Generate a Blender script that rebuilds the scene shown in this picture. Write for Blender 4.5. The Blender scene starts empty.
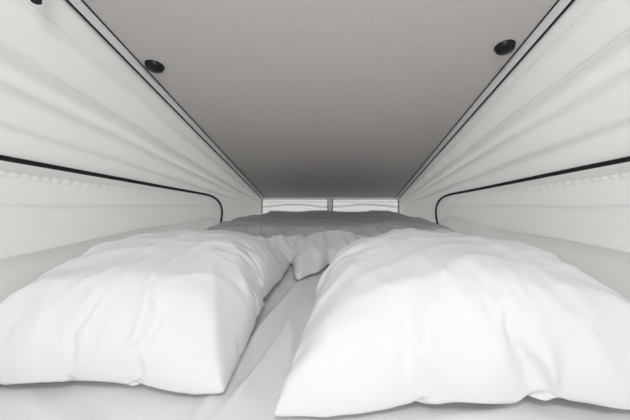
import bpy, bmesh, math, random
from mathutils import Vector, noise
random.seed(4)
S=bpy.context.scene
S.view_settings.view_transform='Standard'
CX,CZ=0.03,0.40
ZF,SL,DF=0.16,0.347,2.40
def zceil(d): return ZF+SL*(DF-d)
TOPX=0.553
def sstep(a,b,x):
    t=max(0,min(1,(x-a)/(b-a))); return t*t*(3-2*t)
def basex(d): return 0.728-0.155*sstep(1.80,2.40,d)
def N(x,y,z,s=1): return noise.noise(Vector((x*s,y*s,z*s)))

# ---------- materials
def mat(name,col,rough=.8,bump=0,bscale=200,metal=0,var=0,vscale=5,trans=0,sheen=0):
    m=bpy.data.materials.new(name); m.use_nodes=True
    nt=m.node_tree; nd=nt.nodes; lk=nt.links
    b=nd['Principled BSDF']; out=nd['Material Output']
    b.inputs['Base Color'].default_value=(*col,1); b.inputs['Roughness'].default_value=rough
    b.inputs['Metallic'].default_value=metal
    if sheen: b.inputs['Sheen Weight'].default_value=sheen
    if metal==0: b.inputs['Specular IOR Level'].default_value=.2
    tc=nd.new('ShaderNodeTexCoord')
    if var:
        n=nd.new('ShaderNodeTexNoise'); n.inputs['Scale'].default_value=vscale; n.inputs['Detail'].default_value=6
        r=nd.new('ShaderNodeMixRGB'); r.inputs[1].default_value=(*[c*(1-var) for c in col],1); r.inputs[2].default_value=(*[min(1,c*(1+var)) for c in col],1)
        lk.new(tc.outputs['Object'],n.inputs['Vector']); lk.new(n.outputs['Fac'],r.inputs[0]); lk.new(r.outputs[0],b.inputs['Base Color'])
    if bump:
        n2=nd.new('ShaderNodeTexNoise'); n2.inputs['Scale'].default_value=bscale; n2.inputs['Detail'].default_value=3
        bp=nd.new('ShaderNodeBump'); bp.inputs['Strength'].default_value=bump; bp.inputs['Distance'].default_value=.002
        lk.new(tc.outputs['Object'],n2.inputs['Vector']); lk.new(n2.outputs['Fac'],bp.inputs['Height']); lk.new(bp.outputs[0],b.inputs['Normal'])
    if trans:
        t=nd.new('ShaderNodeBsdfTranslucent'); t.inputs['Color'].default_value=(*col,1)
        mx=nd.new('ShaderNodeMixShader'); mx.inputs[0].default_value=trans
        lk.new(b.outputs[0],mx.inputs[1]); lk.new(t.outputs[0],mx.inputs[2]); lk.new(mx.outputs[0],out.inputs['Surface'])
    return m
M_canvas=mat('canvas',(.85,.855,.84),.85,.35,350,trans=.27)
M_far=mat('far_canvas_bright',(.90,.91,.90),.85,.2,350,trans=.6)  # wall canvas made more translucent to brighten the far end
M_ceil=mat('ceiling_felt',(.54,.52,.51),.95,.5,500,var=.05,vscale=60)
M_rail=mat('aluminium_rail',(.70,.70,.70),.5)
M_black=mat('black_rubber',(.012,.012,.012),.5)
M_knob=mat('black_plastic',(.01,.01,.01),.35)
M_pillow=mat('pillow_cotton',(.84,.84,.85),.9,.15,500)
M_sheet=mat('sheet_cotton',(.82,.82,.83),.9,.2,500)
M_duvet_shade=mat('duvet_cotton_shaded',(.54,.54,.54),.9,.2,400,var=.06,vscale=8)  # grey holds the shade at the foot of the bed
M_white=mat('white_trim',(.88,.88,.88),.6)
M_wood=mat('bed_board',(.35,.33,.3),.7,var=.1,vscale=10)

def obj(name,me,mt,smooth=True,parent=None):
    o=bpy.data.objects.new(name,me); S.collection.objects.link(o)
    if mt: me.materials.append(mt)
    if smooth:
        for p in me.polygons: p.use_smooth=True
    if parent: o.parent=parent
    return o
def grid(name,fn,nu,nv,mt,parent=None,thick=0):
    vs=[];fs=[]
    for i in range(nu+1):
        for j in range(nv+1): vs.append(fn(i/nu,j/nv))
    for i in range(nu):
        for j in range(nv):
            a=i*(nv+1)+j; fs.append((a,a+1,a+nv+2,a+nv+1))
    me=bpy.data.meshes.new(name); me.from_pydata(vs,[],fs)
    o=obj(name,me,mt,True,parent)
    if thick:
        s=o.modifiers.new('s','SOLIDIFY'); s.thickness=thick; s.offset=0
    return o
def tube(name,pts,r,mt,parent=None,res=3,cyc=False):
    cu=bpy.data.curves.new(name,'CURVE'); cu.dimensions='3D'; cu.bevel_depth=r; cu.bevel_resolution=res; cu.use_fill_caps=True
    sp=cu.splines.new('POLY'); sp.points.add(len(pts)-1); sp.use_cyclic_u=cyc
    for p,q in zip(sp.points,pts): p.co=(*q,1)
    cu.materials.append(mt)
    o=bpy.data.objects.new(name,cu); S.collection.objects.link(o)
    if parent:o.parent=parent
    return o
def prism(name,prof0,prof1,mt,parent=None):
    n=len(prof0); vs=list(prof0)+list(prof1)
    fs=[tuple(range(n))[::-1],tuple(range(n,2*n))]+[(i,(i+1)%n,n+(i+1)%n,n+i) for i in range(n)]
    me=bpy.data.meshes.new(name); me.from_pydata(vs,[],fs)
    bm=bmesh.new(); bm.from_mesh(me); bmesh.ops.recalc_face_normals(bm,faces=bm.faces); bm.to_mesh(me); bm.free()
    return obj(name,me,mt,False,parent)
def box(name,a,b,mt,parent=None,bev=0):
    x0,y0,z0=a;x1,y1,z1=b
    o=prism(name,[(x0,y0,z0),(x1,y0,z0),(x1,y0,z1),(x0,y0,z1)],[(x0,y1,z0),(x1,y1,z0),(x1,y1,z1),(x0,y1,z1)],mt,parent)
    if bev:
        m=o.modifiers.new('b','BEVEL'); m.width=bev; m.segments=3
    return o

# ---------- piping curve (zip line) height as function of depth
PD0,PD1=1.46,1.86
def zpipe(d):
    z=.42-.167*(d-.59)
    if d>PD0:
        u=min(1,(d-PD0)/(PD1-PD0)); z=(z+.03)*(1-u**2.6)**(1/2.6)-.03
    if d>=PD1: z=-.5
    return z
ZB=-.06
# hanging folds of the canvas: (height fraction, depth of fold)
FL={-1:[(.905,.014),(.765,.033),(.700,.020),(.620,.014)],1:[(.935,.012),(.805,.031),(.735,.020),(.635,.020)]}
def folds(side,d,tt,att):
    L=FL[side]; x=0
    tt=tt-.012*N(d*1.5,3.7,side*2.)-.006*N(d*4,9.1,side)
    ups=[1.02]+[l[0] for l in L[:-1]]
    for (f,a),u in zip(L,ups):
        a=a*att*(1+.35*N(d*2.5,f*9,4+side))
        s=(u-tt)/(u-f)
        if tt>f:
            if 0<s<=1: x+=a*(.4*s**1.8+.6*s**8) if u-f>.08 else a*s**4
        else:
            x+=a*math.exp(-((f-tt)/.007)**1.3)
    return x
def wall_pt(side,d,t):
    zc=zceil(d); z=ZB+t*(zc-ZB)
    x=basex(d)+(TOPX-basex(d))*t
    tt=z/zc
    att=(.35+.65*sstep(2.4,1.3,d))
    edge=sstep(1.0,.97,t)
    x-=folds(side,d,tt,att)*edge
    zp=zpipe(d)
    if zp>-.2:
        s=sstep(zp+.003,zp-.008,z)*sstep(PD1,PD1-.05,d)
        x+=.020*s
        for q0,a in ((.80,.010),(.52,.028),(.22,.014)):
            f=zp*q0+.012*N(d*2,q0*9,side)
            if z<f: x-=s*a*math.exp(-((f-z)/.007)**1.3)
            else: x-=s*a*(.5*math.exp(-((z-f)/.06)**1.3)+.5*math.exp(-((z-f)/.012)))
        q=(z-(zp-.026))/.006
        x-=s*(.006+.003*math.sin(d*230+2*math.sin(d*19)))*math.exp(-q*q)
    x+=.005*N(d*2.0,z*5,side*5.)+.0015*N(d*4,z*14,side*9.)
    x+=.0009*N(d*22+z*10,z*34,side)*edge
    return (side*x,d,z)
for side,nm in ((-1,'wall_left'),(1,'wall_right')):
    w=grid(nm,lambda u,v:wall_pt(side,-.15+u*(DF+.15),v),420,440,M_canvas)
    def wx(d,z,off=.007):
        t=(z-ZB)/(zceil(d)-ZB)
        x=basex(d)+(TOPX-basex(d))*t
        x+=.005*N(d*2.0,z*5,side*5.)
        return side*(x-off)
    pts=[]
    for i in range(120):
        d=-.1+i/119*(PD0+.1); pts.append((wx(d,zpipe(d)),d,zpipe(d)))
    for i in range(1,61):
        a=i/60*math.pi/2
        u=math.sin(a)**(2/2.6); c=math.cos(a)**(2/2.6) if i<60 else 0
        d=PD0+(PD1-PD0)*u; z0=.42-.167*(d-.59); z=(z0+.03)*c-.03
        pts.append((wx(d,z),d,z))
    tube(nm.replace('wall','zip_piping'),pts,.0055,M_black)

# ---------- ceiling
def cz(d,o=0): return zceil(d)+o
d0,d1=-.15,DF+.02
def slab(name,x0,x1,zo0,zo1,a,b,mt,parent=None):
    return prism(name,[(x0,a,cz(a,zo0)),(x1,a,cz(a,zo0)),(x1,a,cz(a,zo1)),(x0,a,cz(a,zo1))],
                      [(x0,b,cz(b,zo0)),(x1,b,cz(b,zo0)),(x1,b,cz(b,zo1)),(x0,b,cz(b,zo1))],mt,parent)
slab('ceiling',-.62,.62,.004,.04,d0,d1,M_ceil)
for side,nm in ((-1,'left'),(1,'right')):
    xs=sorted((side*.524,side*.541)); slab('trim_'+nm,xs[0],xs[1],-.008,.010,d0,d1,M_rail)
    tube('gasket_inner_'+nm,[(side*.5225,d0,cz(d0,.003)),(side*.5225,d1,cz(d1,.003))],.0018,M_black)
    tube('gasket_'+nm,[(side*.546,d0,cz(d0,-.004)),(side*.546,d1,cz(d1,-.004))],.0045,M_black)
tube('trim_far',[(-.55,DF-.02,cz(DF-.02,-.006)),(.55,DF-.02,cz(DF-.02,-.006))],.011,M_white)

# knobs on the ceiling
nrm=Vector((0,-SL,-1)).normalized()
def knob(x,d):
    prof=[(0,.016),(.010,.016),(.012,.014),(.018,.013),(.0215,.011),(.0235,.007),(.024,.002),(.026,0),(.026,-.008)]
    bm=bmesh.new(); rings=[]
    n=40
    for r,h in prof:
        if r==0: rings.append([bm.verts.new((0,0,h))]); continue
        rings.append([bm.verts.new((r*math.cos(2*math.pi*k/n),r*math.sin(2*math.pi*k/n),h)) for k in range(n)])
    for a,b in zip(rings,rings[1:]):
        for k in range(n):
            if len(a)==1: bm.faces.new((a[0],b[k],b[(k+1)%n]))
            else: bm.faces.new((a[k],b[k],b[(k+1)%n],a[(k+1)%n]))
    bmesh.ops.recalc_face_normals(bm,faces=bm.faces)
    me=bpy.data.meshes.new('roof_knob'); bm.to_mesh(me); bm.free()
    o=obj('roof_knob',me,M_knob)
    o.rotation_euler=nrm.to_track_quat('Z','Y').to_euler(); o.location=(x,d,cz(d,.004))
knob(-.488,.867); knob(.482,.794)
tube('strap_toggle',[(-.528,.556,.80),(-.522,.556,.735),(-.516,.550,.705)],.008,M_black)

# ---------- far wall
def far(u,v):
    x=-.575+1.15*u; z=-.06+v*(ZF+.06)
    y=DF-.0
    y-=.012*math.exp(-((z-.055)/.010)**2)+.030*math.exp(-((z-.10+.01*math.cos(x*11))/.007)**2)+.012*math.exp(-((z-.13)/.005)**2)
    y-=.012*math.exp(-((abs(x)-.48)/.02)**2)
    y+=.008*N(x*5,z*20,3)
    return (x,y,z)
grid('wall_far',far,160,80,M_far)
pp=bpy.data.objects.new('tent_pole',None); S.collection.objects.link(pp)
for k,x in enumerate((-.018,.018)):
    tube('strut_%d'%k,[(x,DF-.036,-.02),(x,DF-.036,ZF-.0)],.004,M_black,pp)
box('webbing',(-.012,DF-.040,-.02),(.012,DF-.036,ZF),M_white,pp)
for side,nm in ((-1,'left'),(1,'right')):
    tube('corner_post_'+nm,[(side*.548,DF-.03,-.03),(side*.548,DF-.03,ZF-.003)],.008,M_white)
    tube('corner_gasket_'+nm,[(side*.535,DF-.04,-.03),(side*.535,DF-.04,ZF-.003)],.003,M_black)

# ---------- bed base and mattress
box('bed_platform',(-.80,-.15,-.16),(.80,DF+.05,-.125),M_wood)  # bed platform under the mattress
def sheet_h(x,y):
    gap=sstep(-.30,-.20,x)*sstep(.16,.06,x)*sstep(1.20,1.05,y)
    h=.0035*N(x*4,y*3,1)
    g=.003*N(x*16+y*6,y*5,2)
    for (x0,sl,a,w) in ((-.20,.17,.011,.010),(-.135,.11,.010,.009),(-.075,-.01,.006,.008),(-.04,-.11,.006,.009),(-.165,.30,.006,.008)):
        q=x-(x0+sl*(y-.4)+.012*math.sin(y*6+x0*30))
        g+=a*math.exp(-abs(q/w)**1.5)*(.65+.5*N(y*3,x0*19,0))
    near=sstep(.62,.5,y)
    h+=near*.006*max(0,1-abs(N(x*6+y*2,y*9,11))*4)
    return h+g*gap
def mat_top(u,v):
    x=-.70+1.40*u; y=.02+v*2.33
    xl=basex(y)-.03
    x*=xl/.70
    e=min((1-abs(2*u-1))*.7,1)
    z=sheet_h(x,y)-.03*(1-min(1,e/.03))**2
    return (x,y,z)
m=grid('mattress',mat_top,300,360,M_sheet)
bm=bmesh.new(); bm.from_mesh(m.data)
be=[e for e in bm.edges if e.is_boundary]
r=bmesh.ops.extrude_edge_only(bm,edges=be)
for v in r['geom']:
    if isinstance(v,bmesh.types.BMVert): v.co.z=-.124
bmesh.ops.recalc_face_normals(bm,faces=bm.faces)
bm.to_mesh(m.data); bm.free()
for p in m.data.polygons:p.use_smooth=True

# duvet towards the foot, shade put into its grey, lit near edge left white
def duv(u,v):
    s=v
    hw0=.65
    xx=(2*u-1)*hw0
    tongue=math.exp(-((xx+.065)/.055)**4)
    near=(1-s)**6
    y=1.215+1.08*s+.025*N(u*4,0,7)*(1-s)-near*tongue*(.17+.05*math.sin(xx*38))
    hw=basex(y)-.072
    x=-hw+2*hw*u
    h=.092*min(1,(s/.20))**.75 - .040*sstep(.2,1,s)
    e=min(1,(1-abs(2*u-1))/.14)**.5
    h*=e
    wr=.008*N(x*4,y*4,4)+.005*N(x*7,y*9,5)+.008*math.exp(-((s-.24-.03*N(x*5,1,1))/.03)**2)
    wr+=.006*max(0,1-abs(N(x*5+y*2,y*5,15))*4)
    wr+=.012*max(0,1-abs(N(x*13+y*3,y*4,21))*3)*sstep(.3,.1,s)
    z=.014+max(0,h+wr*min(1,s/.04)*e)+.010*sstep(0,.01,s)*sstep(.2,0,s)*e
    return (x,y,z)
d_=grid('duvet',duv,260,280,M_duvet_shade,thick=.004)
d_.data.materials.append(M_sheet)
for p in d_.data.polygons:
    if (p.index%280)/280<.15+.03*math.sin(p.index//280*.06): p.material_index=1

# ---------- pillows : cloth inflation
def pillow(name,W,H,corners,zmax,seed,press=6,wallside=0,k0=1.0):
    n=56; m_=int(n*H/W)
    bm=bmesh.new(); top={};bot={}
    for i in range(n+1):
        for j in range(m_+1):
            x=(i/n-.5)*W;y=(j/m_-.5)*H
            ed=i in(0,n) or j in(0,m_)
            zz=0 if ed else .012+.008*N(x*9,y*9,seed)
            v=bm.verts.new((x,y,zz)); top[i,j]=v
            bot[i,j]=v if ed else bm.verts.new((x,y,-zz))
    for i in range(n):
        for j in range(m_):
            bm.faces.new((top[i,j],top[i+1,j],top[i+1,j+1],top[i,j+1]))
            bm.faces.new([bot[i,j],bot[i,j+1],bot[i+1,j+1],bot[i+1,j]])
    bm.verts.index_update()
    B={k:top[k].index for k in top if k[0] in(0,n) or k[1] in(0,m_)}
    me=bpy.data.meshes.new(name+'_sim'); bm.to_mesh(me); bm.free()
    o=bpy.data.objects.new(name+'_sim',me); S.collection.objects.link(o)
    c=o.modifiers.new('c','CLOTH'); st=c.settings
    st.quality=6; st.mass=.25; st.use_pressure=True; st.uniform_pressure_force=press
    st.tension_stiffness=20; st.compression_stiffness=10; st.shear_stiffness=4; st.bending_stiffness=.005
    st.effector_weights.gravity=0; st.air_damping=3
    c.collision_settings.use_collision=False
    c.point_cache.frame_start=1; c.point_cache.frame_end=45
    for f in range(1,46): S.frame_set(f)
    dg=bpy.context.evaluated_depsgraph_get()
    e=o.evaluated_get(dg); me2=bpy.data.meshes.new_from_object(e)
    bpy.data.objects.remove(o)
    co=[v.co.copy() for v in me2.vertices]
    mx=max(abs(c.x) for c in co); my=max(abs(c.y) for c in co); mz=max(c.z for c in co)
    def prof(keys,ax,other):
        P=sorted((co[B[k]][other],abs(co[B[k]][ax])) for k in keys)
        def f(t):
            if t<=P[0][0]: return P[0][1]
            for a,b in zip(P,P[1:]):
                if t<=b[0]: return a[1]+(b[1]-a[1])*(t-a[0])/max(1e-6,b[0]-a[0])
            return P[-1][1]
        return f
    fl=prof([(0,j) for j in range(m_+1)],0,1); fr=prof([(n,j) for j in range(m_+1)],0,1)
    fn=prof([(i,0) for i in range(n+1)],1,0); ff=prof([(i,m_) for i in range(n+1)],1,0)
    K=.76
    (a,b,c_,d)=[Vector(k) for k in corners]
    for v,p in zip(me2.vertices,co):
        sx=(fr if p.x>0 else fl)(p.y); sy=(ff if p.y>0 else fn)(p.x)
        ux=p.x/(mx*(1-K)+sx*K); uy=p.y/(my*(1-K)+sy*K)
        ux=max(-1.06,min(1.06,ux)); uy=max(-1.06,min(1.06,uy))
        cr=.01*(abs(ux*uy))**4
        ux*=1-cr; uy*=1-cr
        u=(ux+1)/2; w=(uy+1)/2
        q=a*(1-u)*(1-w)+b*u*(1-w)+c_*u*w+d*(1-u)*w
        zn=p.z/mz
        lift=.0
        if wallside: lift=.26*sstep(.2,1,ux*wallside)*sstep(-1.0,-.2,uy)
        z=zmax*(.26+lift+ ((.74-lift*.75)*zn if zn>0 else (.26+lift)*zn))
        rim=max(abs(ux),abs(uy)); mn=min(abs(ux),abs(uy))
        z-=zmax*.24*sstep(.6,1,rim)*(1-lift*3)*(.6+.4*sstep(.1,.9,mn))
        if zn>0:
            k=sstep(0,.35,zn)*k0
            wx_=q.x+.10*N(q.x*3,q.y*3,seed+9); wy_=q.y+.10*N(q.x*3,q.y*3,seed+19)
            ang=math.atan2(uy,ux)
            r1=1-abs(N(ang*2.6,rim*1.2,seed+5))*2.2
            z+=.012*k*sstep(.35,.95,rim)*max(0,r1)**3
            r2=1-abs(N(wx_*7,wy_*3.5,seed+2))*2.4
            z+=.008*k*max(0,r2)**5
            r3=1-abs(N(wx_*4+wy_*4,wy_*9-wx_*5,seed+12))*2.4
            z+=.005*k*max(0,r3)**5
            z+=.010*N(q.x*5,q.y*5,seed+3)*k+.0015*N(q.x*28,q.y*20,seed)
        z+=.006*max(0,N(q.x*11,q.y*11,seed+6))*sstep(.85,1,rim)
        dx=.006*N(q.x*9,q.y*9,seed+30)*sstep(.8,1,rim); dy=.012*N(q.x*9,q.y*9,seed+40)*sstep(.8,1,rim)
        v.co=(q.x+dx,q.y+dy,max(z,.0)+.016)
    me2.name=name
    o=obj(name,me2,M_pillow)
    s=o.modifiers.new('s','SUBSURF'); s.levels=2; s.render_levels=2
    return o
pillow('pillow',.62,.74,[(-.695,.505),(-.148,.498),(-.135,1.19),(-.655,1.13)],.188,1,wallside=-1)
pillow('pillow',.72,.66,[(-.070,.450),(.69,.450),(.640,1.06),(.00,1.10)],.198,8,wallside=0)
S.frame_set(1)

# ---------- light
w=bpy.data.worlds.new('world'); S.world=w; w.use_nodes=True
bg=w.node_tree.nodes['Background']; bg.inputs[0].default_value=(1,.988,.975,1); bg.inputs[1].default_value=.96
def area(name,loc,rot,size,pw,sy=None):
    l=bpy.data.lights.new(name,'AREA'); l.energy=pw; l.size=size
    if sy: l.shape='RECTANGLE'; l.size_y=sy
    o=bpy.data.objects.new(name,l); S.collection.objects.link(o); o.location=loc; o.rotation_euler=rot
area('fill_light',(0.0,-.28,.95),(math.radians(80),0,0),.3,6,.15)  # unseen fill added behind the camera to brighten the interior

cam=bpy.data.cameras.new('camera'); co=bpy.data.objects.new('camera',cam); S.collection.objects.link(co)
co.location=(CX,0,CZ); co.rotation_euler=(math.pi/2,0,0)
cam.lens=300/630*36; cam.sensor_width=36; cam.shift_x=-19/630; cam.shift_y=-42/630; cam.clip_start=.01
S.camera=co
